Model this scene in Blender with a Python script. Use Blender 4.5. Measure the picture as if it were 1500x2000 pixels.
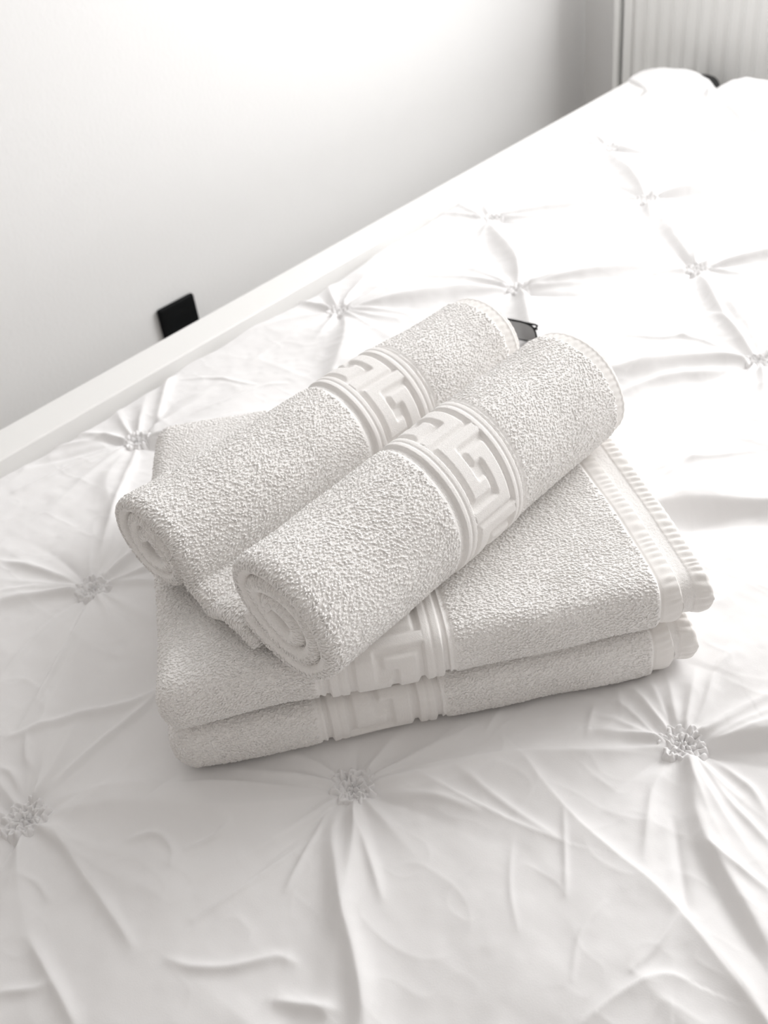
import bpy, math
import numpy as np
from mathutils import Matrix, Vector

for _o in list(bpy.data.objects):
    bpy.data.objects.remove(_o, do_unlink=True)

SC = bpy.context.scene
COL = SC.collection
BZ = 0.55                      # height of the made-up bed above the floor; heights below are relative to it

# ---------------------------------------------------------------- camera
cam_d = bpy.data.cameras.new('camera')
cam = bpy.data.objects.new('camera', cam_d)
COL.objects.link(cam)
CR = [[0.639642, -0.76082, -0.10959], [-0.521509, -0.324796, -0.78901], [0.5647, 0.561836, -0.604528]]
right, down, fwd = [Vector(r) for r in CR]
mw = Matrix.Identity(4)
for k, v in enumerate((right, -down, -fwd)):
    v = v.normalized()
    for r in range(3):
        mw[r][k] = v[r]
mw.translation = Vector((-0.1418, -0.58751, 0.64226 + BZ))
cam.matrix_world = mw
cam_d.sensor_fit = 'VERTICAL'
cam_d.sensor_height = 36.0
cam_d.lens = 36.0 * 1960.2 / 2000.0
cam_d.clip_start = 0.02
cam_d.dof.use_dof = True
cam_d.dof.focus_distance = 0.74
cam_d.dof.aperture_fstop = 9.0
SC.camera = cam

# ---------------------------------------------------------------- world, lights, exposure
SC.view_settings.view_transform = 'Standard'
SC.view_settings.look = 'None'
SC.view_settings.gamma = 1.0
SC.view_settings.use_curve_mapping = False
SC.view_settings.exposure = 0.10

w = bpy.data.worlds.new('room_light')
SC.world = w
w.use_nodes = True
bg = w.node_tree.nodes['Background']
bg.inputs['Color'].default_value = (1.0, 0.965, 0.95, 1)
bg.inputs['Strength'].default_value = 0.3

def area(name, loc, aim, sx, sy, power, col):
    d = bpy.data.lights.new(name, 'AREA')
    d.shape = 'RECTANGLE'
    d.size, d.size_y = sx, sy
    d.energy = power
    d.color = col
    o = bpy.data.objects.new(name, d)
    COL.objects.link(o)
    o.location = loc
    o.rotation_euler = (Vector(aim) - Vector(loc)).to_track_quat('-Z', 'Y').to_euler()
    return o

WIN_Y0, WIN_Y1, WIN_Z0, WIN_Z1 = -1.25, 0.25, 0.98, 2.15
WX = 2.258                      # inner face of the back wall
area('window_and_fill_light', (WX - 0.03, 0.5*(WIN_Y0+WIN_Y1), 0.5*(WIN_Z0+WIN_Z1)), (-3, 0.5*(WIN_Y0+WIN_Y1), 0.5*(WIN_Z0+WIN_Z1) - 0.6),
     WIN_Y1-WIN_Y0, WIN_Z1-WIN_Z0, 47.0, (1.0, 1.0, 1.0))
# dim fill light added from the right, set in an invented window
W2X0, W2X1 = -1.0, 1.0
area('window_and_fill_light', (0.5*(W2X0+W2X1), -2.97, 1.55), (0.5*(W2X0+W2X1), 0.5, 1.2), W2X1-W2X0, 1.15, 3.0, (1.0, 1.0, 1.0))
SC.cycles.diffuse_bounces = 10
SC.cycles.max_bounces = 14

# ---------------------------------------------------------------- helpers
def tag(o, label=None, cat=None, group=None, kind=None):
    if label: o['label'] = label
    if cat: o['category'] = cat
    if group: o['group'] = group
    if kind: o['kind'] = kind
    return o

def empty(name, loc=(0, 0, 0)):
    o = bpy.data.objects.new(name, None)
    COL.objects.link(o)
    o.location = loc
    o.empty_display_size = 0.05
    return o

def link(name, me, mat, parent=None):
    o = bpy.data.objects.new(name, me)
    COL.objects.link(o)
    if mat: me.materials.append(mat)
    if parent is not None:
        o.parent = parent
        o.matrix_parent_inverse = Matrix.Translation(-Vector(parent.location))
    return o

def np_mesh(name, V, F, smooth=True):
    """V (n,3), F (m,4) int with -1 never used"""
    me = bpy.data.meshes.new(name)
    V = np.ascontiguousarray(V, dtype=np.float32)
    F = np.ascontiguousarray(F, dtype=np.int32)
    m = len(F)
    me.vertices.add(len(V)); me.vertices.foreach_set('co', V.ravel())
    me.loops.add(m*4); me.loops.foreach_set('vertex_index', F.ravel())
    me.polygons.add(m)
    me.polygons.foreach_set('loop_start', np.arange(0, m*4, 4, dtype=np.int32))
    try: me.polygons.foreach_set('loop_total', np.full(m, 4, dtype=np.int32))
    except Exception: pass
    me.polygons.foreach_set('use_smooth', np.full(m, smooth, dtype=bool))
    me.update(calc_edges=True)
    return me

def grid_faces(n, m, wrap_m=False):
    i = np.arange(n-1)[:, None]
    j = np.arange(m if wrap_m else m-1)[None, :]
    j2 = (j+1) % m
    return np.stack([i*m+j, (i+1)*m+j, (i+1)*m+j2, i*m+j2], -1)      # (n-1, m', 4)

def submesh(name, V, F):
    idx = np.unique(F)
    mp = np.full(len(V), -1, np.int64); mp[idx] = np.arange(len(idx))
    return np_mesh(name, V[idx], mp[F])

def grid_normals(P, wrap=False):
    du = np.gradient(P, axis=0)
    if wrap:
        dv = np.roll(P, -1, 1) - np.roll(P, 1, 1)
    else:
        dv = np.gradient(P, axis=1)
    N = np.cross(du, dv)
    return N / (np.linalg.norm(N, axis=-1, keepdims=True) + 1e-12)

class BM:
    """collects boxes and prisms into one mesh"""
    def __init__(s): s.v = []; s.f = []
    def add(s, vs, fs):
        b = len(s.v); s.v += [tuple(x) for x in vs]; s.f += [tuple(b+i for i in f) for f in fs]
    def box(s, a, b):
        (x0, y0, z0), (x1, y1, z1) = a, b
        s.add([(x0,y0,z0),(x1,y0,z0),(x1,y1,z0),(x0,y1,z0),(x0,y0,z1),(x1,y0,z1),(x1,y1,z1),(x0,y1,z1)],
              [(0,3,2,1),(4,5,6,7),(0,1,5,4),(1,2,6,5),(2,3,7,6),(3,0,4,7)])
    def tube(s, pts, r, n=12):
        pts = [Vector(p) for p in pts]; rings = []
        for i, p in enumerate(pts):
            t = (pts[min(i+1, len(pts)-1)] - pts[max(i-1, 0)]).normalized()
            a = t.orthogonal().normalized() if i == 0 else (rings[-1][1] - t*rings[-1][1].dot(t)).normalized()
            rings.append((p, a, t.cross(a)))
        vs = []
        for p, a, b in rings:
            for k in range(n):
                q = 2*math.pi*k/n
                vs.append(p + (a*math.cos(q) + b*math.sin(q))*r)
        fs = []
        for i in range(len(pts)-1):
            for k in range(n):
                fs.append((i*n+k, i*n+(k+1) % n, (i+1)*n+(k+1) % n, (i+1)*n+k))
        fs.append(tuple(reversed(range(n)))); fs.append(tuple(range((len(pts)-1)*n, len(pts)*n)))
        s.add(vs, fs)
    def build(s, name, mat, parent=None, bevel=0.0, smooth=False, segs=3):
        me = bpy.data.meshes.new(name)
        me.from_pydata(s.v, [], s.f)
        if smooth:
            me.polygons.foreach_set('use_smooth', [True]*len(me.polygons))
        me.update()
        o = link(name, me, mat, parent)
        if bevel:
            b = o.modifiers.new('bevel', 'BEVEL'); b.width = bevel; b.segments = segs; b.limit_method = 'ANGLE'
        return o

# ---- noise
_rng = np.random.default_rng(11)
_TAB = _rng.random((256, 256))
def vnoise(x, y, seed=0):
    xi = np.floor(x).astype(np.int64); yi = np.floor(y).astype(np.int64)
    fx = x - xi; fy = y - yi
    fx = fx*fx*fx*(fx*(fx*6-15)+10); fy = fy*fy*fy*(fy*(fy*6-15)+10)
    ox, oy = seed*37 + 5, seed*91 + 17
    T = lambda a, b: _TAB[(a+ox) & 255, (b+oy) & 255]
    return ((T(xi, yi)*(1-fx) + T(xi+1, yi)*fx)*(1-fy) + (T(xi, yi+1)*(1-fx) + T(xi+1, yi+1)*fx)*fy)*2 - 1
def fbm(x, y, oct=4, seed=0, gain=0.5):
    s = 0; a = 1.0
    for k in range(oct):
        s = s + a*vnoise(x*2**k, y*2**k, seed+k*3); a *= gain
    return s
def ridged(x, y, oct=3, seed=0):
    s = 0; a = 1.0
    for k in range(oct):
        n = 1-np.abs(vnoise(x*2**k, y*2**k, seed+k*5)); s = s + a*n**4; a *= 0.55
    return s
def sstep(e0, e1, x):
    t = np.clip((x-e0)/(e1-e0), 0, 1); return t*t*(3-2*t)

# terry pile: staggered rows of loops separated by dark crevices
def terry(a, b, seed=0, pa=0.0044, pb=0.0034):
    A = a/pa + 0.35*fbm(a/0.02, b/0.02, 2, seed+40); B = b/pb + 0.3*fbm(a/0.018, b/0.018, 2, seed+50)
    ai = np.floor(A).astype(np.int64); bi = np.floor(B).astype(np.int64)
    F1 = np.full(A.shape, 9.0); F2 = np.full(A.shape, 9.0)
    for db in (-1, 0, 1):
        for da in (-1, 0, 1):
            ca = ai+da; cb = bi+db
            h1 = _TAB[(ca+seed*13) & 255, (cb+seed*29) & 255]; h2 = _TAB[(cb+seed*7+101) & 255, (ca+seed*3+57) & 255]
            px = ca + 0.5 + 0.5*(cb & 1) + (h1-0.5)*0.75 - 0.25; py = cb + 0.5 + (h2-0.5)*0.6
            d = np.sqrt((A-px)**2 + (B-py)**2*1.15)
            F2 = np.minimum(F2, np.maximum(F1, d)); F1 = np.minimum(F1, d)
    edge = np.clip((F2-F1)/0.45, 0, 1)
    return np.sqrt(edge)*(0.75+0.25*np.cos(np.clip(F1, 0, 1)*2.2))      # 0 in the crevices, ~1 on the loops

def loop_pile(name, P, N, a0, a1, keep, seed, d0=0.0030, d1=0.0021, hgt=0.0012, wid=0.0029, rad=0.00084):
    """terry pile: thousands of small yarn loops standing on the cloth surface P (axes a0, a1)"""
    g = np.random.default_rng(seed)
    n0, n1 = int((a0[-1]-a0[0])/d0), int((a1[-1]-a1[0])/d1)
    I, J = np.meshgrid(np.arange(n0), np.arange(n1), indexing='ij')
    wv = fbm(I*d0/0.03, J*d1/0.03, 2, seed+61)*0.6
    q0 = a0[0] + (I + 0.5*(J & 1) + g.uniform(-0.33, 0.33, I.shape) + wv*0.5)*d0
    q1 = a1[0] + (J + g.uniform(-0.33, 0.33, I.shape) + wv*0.4)*d1
    ok = (q0 > a0[0]) & (q0 < a0[-1]) & (q1 > a1[0]) & (q1 < a1[-1])
    sc_ = keep(q0, q1)*1.0
    ok &= sc_ > 0
    q0 = q0[ok]; q1 = q1[ok]; sc_ = sc_[ok]; m = len(q0)
    f0 = np.interp(q0, a0, np.arange(len(a0))); f1 = np.interp(q1, a1, np.arange(len(a1)))
    i0 = np.minimum(f0.astype(int), len(a0)-2); i1 = np.minimum(f1.astype(int), len(a1)-2)
    w0 = (f0-i0)[:, None]; w1 = (f1-i1)[:, None]
    bl = lambda G: (G[i0, i1]*(1-w1)+G[i0, i1+1]*w1)*(1-w0) + (G[i0+1, i1]*(1-w1)+G[i0+1, i1+1]*w1)*w0
    p = bl(P); nrm = bl(N); nrm /= np.linalg.norm(nrm, axis=1, keepdims=True)+1e-9
    t = P[i0+1, i1]-P[i0, i1]; t -= nrm*(t*nrm).sum(1, keepdims=True); t /= np.linalg.norm(t, axis=1, keepdims=True)+1e-9
    bt = np.cross(nrm, t)
    mat_ = 0.68+0.32*sstep(-0.55, 0.35, fbm(q0/0.055, q1/0.055, 2, seed+71))            # matted and fluffy patches
    an = g.normal(0, 0.38, m) + 0.5*vnoise(q0/0.03, q1/0.03, seed+5); c, s = np.cos(an)[:, None], np.sin(an)[:, None]
    d = t*c + bt*s; e = -t*s + bt*c
    W = (wid*g.uniform(0.75, 1.2, m))[:, None]; H = (hgt*g.uniform(0.7, 1.25, m)*mat_*sc_)[:, None]; R = (rad*g.uniform(0.8, 1.15, m)*(0.4+0.6*sc_))[:, None]
    ln = (g.normal(0, 0.0006, m))[:, None]
    path = [(-0.50, -0.25, 0.0, 0.75), (-0.40, 0.55, 0.35, 1.0), (-0.12, 1.0, 0.9, 1.15), (0.20, 0.95, 1.1, 1.1), (0.44, 0.45, 0.5, 0.95), (0.52, -0.25, 0.1, 0.7)]
    K = 4; rings = []
    pts = [p + d*W*a + nrm*H*b + e*ln*l for a, b, l, r in path]
    for k, (a, b, l, r) in enumerate(path):
        tn = pts[min(k+1, 5)]-pts[max(k-1, 0)]; tn /= np.linalg.norm(tn, axis=1, keepdims=True)+1e-12
        x = e - tn*(e*tn).sum(1, keepdims=True); x /= np.linalg.norm(x, axis=1, keepdims=True)+1e-12
        y = np.cross(tn, x)
        for q in range(K):
            h = 2*math.pi*(q+0.5)/K
            rings.append(pts[k] + (x*math.cos(h) + y*math.sin(h))*R*r)
    V = np.stack(rings, 1).reshape(-1, 3)
    L = len(path)*K
    fs = [(k*K+q, k*K+(q+1) % K, (k+1)*K+(q+1) % K, (k+1)*K+q) for k in range(len(path)-1) for q in range(K)]
    F = (np.arange(m)[:, None, None]*L + np.array(fs)[None]).reshape(-1, 4)
    return np_mesh(name, V, F)

# Greek key relief (1 = raised pile, 0 = flat ground), looked up by position across / along the border
_KEY = ["01111111111",
        "01111111111",
        "01110000000",
        "01110111110",
        "01110111110",
        "01110001110",
        "01110001110",
        "01111101110",
        "01111101110",
        "00000001110",
        "11111111110",
        "11111111110",
        "00000000000"]
_UP = 12
def _blur(M, n):
    for ax in (0, 1):
        for _ in range(2):
            M = sum(np.roll(M, k, ax) for k in range(-n, n+1))/(2*n+1)
    return M
_KB = np.kron(np.array([[float(c) for c in r] for r in _KEY]), np.ones((_UP, _UP)))
_KB = _KB[:-_UP//2]             # the last ground line is only half as wide
_KBs = _blur(np.pad(_KB, ((0, 0), (_UP, _UP)), mode='edge'), 2)[:, _UP:-_UP]
def key_relief(a, b, unit):
    """a 0..1 across the border, b metres along it"""
    r = np.zeros_like(a)
    e = 0.010
    for g0, g1 in ((0.045, 0.195), (0.805, 0.955)):
        r = np.maximum(r, sstep(g0-e, g0+e, a)*(1-sstep(g1-e, g1+e, a)))
        c = 0.5*(g0+g1)
        r = r - 0.22*np.exp(-((a-c)/0.012)**2)*(r > 0.5)
    fa = (a-0.195)/(0.805-0.195)
    H, W_ = _KBs.shape
    ia = np.clip(fa*W_ - 0.5, 0, W_-1.001); ib = ((b/unit) % 1.0)*H
    i0 = np.floor(ia).astype(int); j0 = np.floor(ib).astype(int) % H
    fx = ia-i0; fy = ib-np.floor(ib); j1 = (j0+1) % H
    k = (_KBs[j0, i0]*(1-fx) + _KBs[j0, i0+1]*fx)*(1-fy) + (_KBs[j1, i0]*(1-fx) + _KBs[j1, i0+1]*fx)*fy
    inside = (fa > 0) & (fa < 1)
    return np.where(inside, np.maximum(k, r), r)

# ---------------------------------------------------------------- materials
def mat(name, col, rough=0.9, sheen=0.0, bump=0.0, bscale=800, bdetail=3, var=0.0, spec=0.3, metallic=0.0, stretch=None):
    m = bpy.data.materials.new(name); m.use_nodes = True
    nt = m.node_tree; p = nt.nodes['Principled BSDF']
    p.inputs['Base Color'].default_value = (*col, 1)
    p.inputs['Roughness'].default_value = rough
    p.inputs['Specular IOR Level'].default_value = spec
    p.inputs['Metallic'].default_value = metallic
    if sheen:
        p.inputs['Sheen Weight'].default_value = sheen
        p.inputs['Sheen Roughness'].default_value = 0.5
    tc = nt.nodes.new('ShaderNodeTexCoord')
    src = tc.outputs['Object']
    if stretch:
        mp = nt.nodes.new('ShaderNodeMapping'); mp.inputs['Scale'].default_value = stretch
        nt.links.new(src, mp.inputs['Vector']); src = mp.outputs['Vector']
    if bump:
        n = nt.nodes.new('ShaderNodeTexNoise'); n.inputs['Scale'].default_value = bscale; n.inputs['Detail'].default_value = bdetail
        b = nt.nodes.new('ShaderNodeBump'); b.inputs['Strength'].default_value = 1.0; b.inputs['Distance'].default_value = bump
        nt.links.new(src, n.inputs['Vector']); nt.links.new(n.outputs['Fac'], b.inputs['Height']); nt.links.new(b.outputs['Normal'], p.inputs['Normal'])
    if var:
        n2 = nt.nodes.new('ShaderNodeTexNoise'); n2.inputs['Scale'].default_value = bscale*0.13; n2.inputs['Detail'].default_value = 3
        r = nt.nodes.new('ShaderNodeMixRGB'); r.inputs['Color1'].default_value = (*[c*(1-var) for c in col], 1); r.inputs['Color2'].default_value = (*[min(1, c*(1+var*0.5)) for c in col], 1)
        nt.links.new(src, n2.inputs['Vector']); nt.links.new(n2.outputs['Fac'], r.inputs['Fac']); nt.links.new(r.outputs['Color'], p.inputs['Base Color'])
    return m

M = {}
M['wall'] = mat('white_painted_plaster', (0.81, 0.808, 0.806), 0.75, bump=0.0004, bscale=120, var=0.01)
M['beige'] = mat('warm_painted_plaster', (0.62, 0.585, 0.555), 0.8, bump=0.0004, bscale=120, var=0.01)
M['floor'] = mat('pale_wood_floor', (0.68, 0.645, 0.60), 0.5, bump=0.0005, bscale=30, var=0.08, stretch=(1, 9, 1))
M['rail'] = mat('white_lacquer', (0.82, 0.816, 0.804), 0.42, bump=0.00005, bscale=60)
M['radiator'] = mat('radiator_enamel', (0.88, 0.88, 0.868), 0.45, bump=0.00005, bscale=80)
M['black'] = mat('black_plastic', (0.004, 0.0045, 0.005), 0.6, bump=0.00003, bscale=400, spec=0.12)
M['duvet'] = mat('white_cotton', (0.80, 0.792, 0.792), 0.85, sheen=0.05, bump=0.00006, bscale=900)
M['mattress'] = mat('mattress_ticking', (0.8, 0.79, 0.77), 0.9, bump=0.0003, bscale=300)
M['terry'] = mat('white_terry', (0.965, 0.95, 0.935), 1.0, sheen=0.10, bump=0.0009, bscale=900, bdetail=4, var=0.03, spec=0.1)
M['border'] = mat('woven_border', (0.885, 0.868, 0.852), 1.0, sheen=0.08, bump=0.0004, bscale=1300, bdetail=3, var=0.02, spec=0.1)
M['hem'] = mat('hem_cotton', (0.86, 0.84, 0.82), 0.95, sheen=0.05, bump=0.0002, bscale=1500, spec=0.15)
M['cushion'] = mat('dark_grey_fabric', (0.045, 0.045, 0.045), 0.9, bump=0.0005, bscale=500)
# ================================================================ the setting
WY = 0.85                       # inner face of the left wall
b = BM(); b.box((-2.6, -3.0, -0.05), (WX+0.12, WY+0.12, 0.0)); tag(b.build('floor', M['floor']), kind='structure')
b = BM(); b.box((-2.6, WY, 0.0), (WX+0.12, WY+0.12, 2.6)); tag(b.build('wall_left', M['wall']), kind='structure')
b = BM()
b.box((WX, -3.0, 0.0), (WX+0.12, WIN_Y0, 2.6)); b.box((WX, WIN_Y1, 0.0), (WX+0.12, WY, 2.6))
b.box((WX, WIN_Y0, 0.0), (WX+0.12, WIN_Y1, WIN_Z0)); b.box((WX, WIN_Y0, WIN_Z1), (WX+0.12, WIN_Y1, 2.6))
tag(b.build('wall_back', M['wall']), kind='structure')
b = BM(); b.box((-2.6, WY-0.014, 0.0), (WX, WY, 0.07)); tag(b.build('baseboard_left', M['rail'], bevel=0.004), kind='structure')
b = BM(); f = 0.05
xa, xb = WX+0.04, WX+0.09
b.box((xa, WIN_Y0, WIN_Z0), (xb, WIN_Y1, WIN_Z0+f)); b.box((xa, WIN_Y0, WIN_Z1-f), (xb, WIN_Y1, WIN_Z1))
b.box((xa, WIN_Y0, WIN_Z0+f), (xb, WIN_Y0+f, WIN_Z1-f)); b.box((xa, WIN_Y1-f, WIN_Z0+f), (xb, WIN_Y1, WIN_Z1-f))
ym = 0.5*(WIN_Y0+WIN_Y1); b.box((xa, ym-0.03, WIN_Z0+f), (xb, ym+0.03, WIN_Z1-f))
tag(b.build('window_1', M['rail'], bevel=0.004), kind='structure')

b = BM()
b.box((-2.6, -3.12, 0.0), (W2X0, -3.0, 2.6)); b.box((W2X1, -3.12, 0.0), (WX+0.12, -3.0, 2.6))
b.box((W2X0, -3.12, 0.0), (W2X1, -3.0, 0.97)); b.box((W2X0, -3.12, 2.13), (W2X1, -3.0, 2.6))
tag(b.build('wall_right', M['beige']), kind='structure')
b = BM()
b.box((W2X0, -3.09, 0.97), (W2X1, -3.04, 1.02)); b.box((W2X0, -3.09, 2.08), (W2X1, -3.04, 2.13))
for x0 in (W2X0, -0.025, W2X1-0.05): b.box((x0, -3.09, 1.02), (x0+0.05, -3.04, 2.08))
tag(b.build('added_window', M['rail'], bevel=0.004), kind='structure')  # frame of the invented window, made to hold the added fill light
b = BM(); b.box((-2.72, -3.12, 0.0), (-2.6, WY+0.12, 2.6)); tag(b.build('wall_front', M['beige']), kind='structure')
b = BM(); b.box((-2.72, -3.12, 2.6), (WX+0.12, WY+0.12, 2.7)); tag(b.build('ceiling', M['wall']), kind='structure')
# ---------------------------------------------------------------- radiator on the back wall
rad = tag(empty('radiator', (WX-0.1, 0.0, 0.14)), 'white ribbed panel radiator on the back wall beyond the bed', 'radiator')
RX, RY1, RY0, RZ0, RZ1 = WX-0.10, 0.690, -1.10, 0.14, 0.82
n = 1100
yy = np.linspace(RY1, RY0, n)
ph = ((RY1-0.028-yy)/0.033) % 1.0
prof = 0.006*(sstep(0.05, 0.30, ph)*(1-sstep(0.70, 0.95, ph)))
prof[yy > RY1-0.026] = 0.006
edge = np.minimum(sstep(0, 0.006, RY1-yy), sstep(0, 0.006, yy-RY0))
zz = np.array([RZ0, RZ0+0.008, RZ0+0.02, RZ0+0.04, RZ1-0.04, RZ1-0.02, RZ1-0.008, RZ1])
zf = np.array([0, .7, 1, 1, 1, 1, .7, 0.0]); rf = np.array([0, 0, 0, 1, 1, 0, 0, 0.0])
X = RX + 0.010 - (0.010*edge[:, None]*zf[None, :]) - (prof[:, None]-0.006)*-1.0*rf[None, :]
X = RX + 0.010*(1-edge[:, None]*zf[None, :]) + (0.006-prof[:, None])*rf[None, :]
P = np.stack([X, np.repeat(yy[:, None], len(zz), 1), np.repeat(zz[None, :], n, 0)], -1)
Fq = grid_faces(n, len(zz)).reshape(-1, 4)
o = link('front_panel', np_mesh('front_panel', P.reshape(-1, 3), Fq), M['radiator'], rad)
sd = o.modifiers.new('thickness', 'SOLIDIFY'); sd.thickness = 0.004; sd.offset = 0
b = BM(); b.box((RX-0.004, RY1+0.008, RZ0-0.005), (WX-0.02, RY1+0.022, RZ1+0.01)); b.build('side_cover', M['radiator'], rad, bevel=0.003)
b = BM(); b.box((RX-0.004, RY0-0.022, RZ0-0.005), (WX-0.02, RY0-0.008, RZ1+0.01)); b.build('side_cover', M['radiator'], rad, bevel=0.003)
b = BM()
b.box((RX+0.045, RY0, RZ0), (RX+0.065, RY1, RZ1)); b.build('back_panel', M['radiator'], rad, bevel=0.004)
b = BM()
for k in range(40):
    y0 = RY0 + (RY1-RY0)*(k+0.2)/40
    b.box((RX+0.006, y0, RZ1-0.004), (WX-0.022, y0+0.026, RZ1+0.002))
b.build('top_grille', M['radiator'], rad)
for y0 in (RY0+0.2, RY1-0.2):
    b = BM(); b.box((WX-0.04, y0-0.015, RZ0+0.1), (WX-0.001, y0+0.015, RZ1-0.1)); b.build('wall_bracket', M['radiator'], rad)

# ---------------------------------------------------------------- socket on the left wall
SX, SZ, SH = 0.840, BZ-0.155, 0.0415
soc = tag(empty('wall_socket', (SX, WY, SZ)), 'black square wall socket low on the white wall behind the bed rail', 'socket')
b = BM(); b.box((SX-SH, WY-0.011, SZ-SH), (SX+SH, WY-0.0005, SZ+SH)); b.build('cover_plate', M['black'], soc, bevel=0.004)
b = BM()
nn = 40
ring = lambda r, y: [(SX + r*math.cos(2*math.pi*k/nn), y, SZ + r*math.sin(2*math.pi*k/nn)) for k in range(nn)]
vs = ring(0.0255, WY-0.0109) + ring(0.0250, WY-0.0112) + ring(0.0205, WY-0.0112) + ring(0.0200, WY-0.01105)
fs = [(r*nn+k, r*nn+(k+1) % nn, (r+1)*nn+(k+1) % nn, (r+1)*nn+k) for r in range(3) for k in range(nn)] + [tuple(range(3*nn, 4*nn))]
b.add(vs, fs); b.build('socket_insert', M['black'], soc, smooth=False)

# ================================================================ the bed
bed = tag(empty('bed_frame', (0.86, -0.3, 0.0)), 'white lacquered bed frame with a flat side rail along the wall', 'bed')
b = BM(); b.box((-0.32, 0.4836, 0.22), (1.99, 0.548, BZ+0.0)); b.build('side_rail', M['rail'], bed, bevel=0.003)
b = BM(); b.box((-0.32, -1.21, 0.22), (1.972, -1.15, BZ-0.10)); b.build('side_rail', M['rail'], bed, bevel=0.003)
b = BM(); b.box((-0.32, -1.149, 0.22), (-0.28, 0.4826, BZ-0.10)); b.build('end_board', M['rail'], bed, bevel=0.003)
b = BM(); b.box((1.932, -1.149, 0.22), (1.972, 0.4826, BZ-0.10)); b.build('end_board', M['rail'], bed, bevel=0.003)
for lx in (-0.30, 1.90):
    for ly in (-1.20, 0.49):
        b = BM(); b.box((lx, ly, 0.0), (lx+0.05, ly+0.05, 0.225)); b.build('leg', M['rail'], bed, bevel=0.003)
b = BM(); b.box((-0.279, -1.148, 0.24), (1.931, 0.4816, 0.27)); b.build('slatted_base', M['rail'], bed)
mt = BM(); mt.box((-0.272, -1.142, 0.271), (1.926, 0.474, BZ-0.075))
tag(mt.build('mattress', M['mattress'], bevel=0.03), 'white mattress under the duvet on the bed frame', 'mattress')

# ---------------------------------------------------------------- duvet cover with gathered rosettes
EI = np.array([0.176271, -0.191125]); EJ = np.array([0.206115, 0.190096])
NODES = {}
for i in range(-4, 9):
    for j in range(-6, 8):
        p = i*EI + j*EJ
        if -0.30 < p[0] < 1.99 and -1.15 < p[1] < 0.455: NODES[(i, j)] = p
# measured rosettes sit slightly off the ideal lattice
for k, d in {(1, 0): (0.0, -0.004), (0, 2): (-0.002, -0.008), (2, 0): (0.006, 0.001), (3, 2): (-0.004, 0.005)}.items():
    NODES[k] = NODES[k] + np.array(d)

def spaced(segs):
    out = []
    for a, c, h in segs:
        out.append(np.arange(a, c-1e-9, h))
    out.append([segs[-1][1]])
    return np.concatenate(out)
gx = spaced([(-0.34, -0.16, 0.006), (-0.16, 0.62, 0.0013), (0.62, 1.15, 0.0020), (1.15, 2.06, 0.0032)])
gy = spaced([(-1.22, -0.66, 0.008), (-0.66, -0.02, 0.0013), (-0.02, 0.57, 0.0018)])
Xg, Yg = np.meshgrid(gx, gy, indexing='ij')
Hd = np.zeros_like(Xg)
def window(x0, x1, y0, y1):
    a, c = np.searchsorted(gx, x0), np.searchsorted(gx, x1); d, e = np.searchsorted(gy, y0), np.searchsorted(gy, y1)
    return slice(a, c), slice(d, e)
# soft filling
Hd += 0.0035*fbm(Xg/0.16, Yg/0.16, 2, 3)
Hd += 0.0007*(ridged(Xg/0.060, Yg/0.060, 2, 21)-0.6)
Hd += 0.0005*fbm(Xg/0.02, Yg/0.02, 2, 33)
Hd += 0.0010*(ridged(Xg/0.11+0.4*fbm(Xg/0.1, Yg/0.1, 2, 81), Yg/0.05, 2, 83)-0.6)*sstep(-0.2, 0.5, fbm(Xg/0.15, Yg/0.15, 2, 87))
rg = np.random.default_rng(5)
for key, p in NODES.items():
    sl = window(p[0]-0.19, p[0]+0.19, p[1]-0.19, p[1]+0.19)
    if Hd[sl].size == 0: continue
    x = Xg[sl]-p[0]; y = Yg[sl]-p[1]; r = np.hypot(x, y); ph = np.arctan2(y, x)
    h = -0.011*np.exp(-(r/0.045)**1.3)
    bst = 1.25 + 0.3*float(np.clip((p[0]-0.4)/0.3, 0, 1))
    nf = rg.integers(11, 15); base = rg.random()*6.28
    for k in range(nf):
        ang = base + 2*math.pi*(k + 0.35*rg.normal())/nf
        L = rg.uniform(0.045, 0.11); A = rg.uniform(0.0035, 0.0075); bend = rg.normal()*1.2
        ca, sa = math.cos(ang), math.sin(ang)
        t = x*ca + y*sa; q = -x*sa + y*ca - bend*t*t
        wd = 0.0022 + 0.075*np.clip(t, 0, 1)
        sgn = 1.0 if k % 4 else -0.7
        h = h + bst*sgn*A*np.exp(-(np.abs(q)/wd)**1.5)*sstep(0.006, 0.022, t)*np.exp(-(np.clip(t, 0, 1)/L)**1.6)
    Hd[sl] += h*sstep(0.19, 0.15, r)
def poly_dist(pts, pad):
    pts = np.array(pts, float)
    sl = window(pts[:, 0].min()-pad, pts[:, 0].max()+pad, pts[:, 1].min()-pad, pts[:, 1].max()+pad)
    x = Xg[sl]; y = Yg[sl]
    seg = np.hypot(*(np.diff(pts, axis=0).T)); cum = np.r_[0, np.cumsum(seg)]; tot = cum[-1]
    best = np.full(x.shape, 9.0); sd_ = np.zeros(x.shape); tt = np.zeros(x.shape)
    for k in range(len(seg)):
        a = pts[k]; d = (pts[k+1]-a)/seg[k]
        t = np.clip((x-a[0])*d[0] + (y-a[1])*d[1], 0, seg[k])
        ex = x-a[0]-t*d[0]; ey = y-a[1]-t*d[1]; dd = np.hypot(ex, ey); m = dd < best
        best = np.where(m, dd, best); sd_ = np.where(m, np.sign(d[0]*ey - d[1]*ex), sd_); tt = np.where(m, (cum[k]+t)/tot, tt)
    return sl, best, sd_, tt
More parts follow.
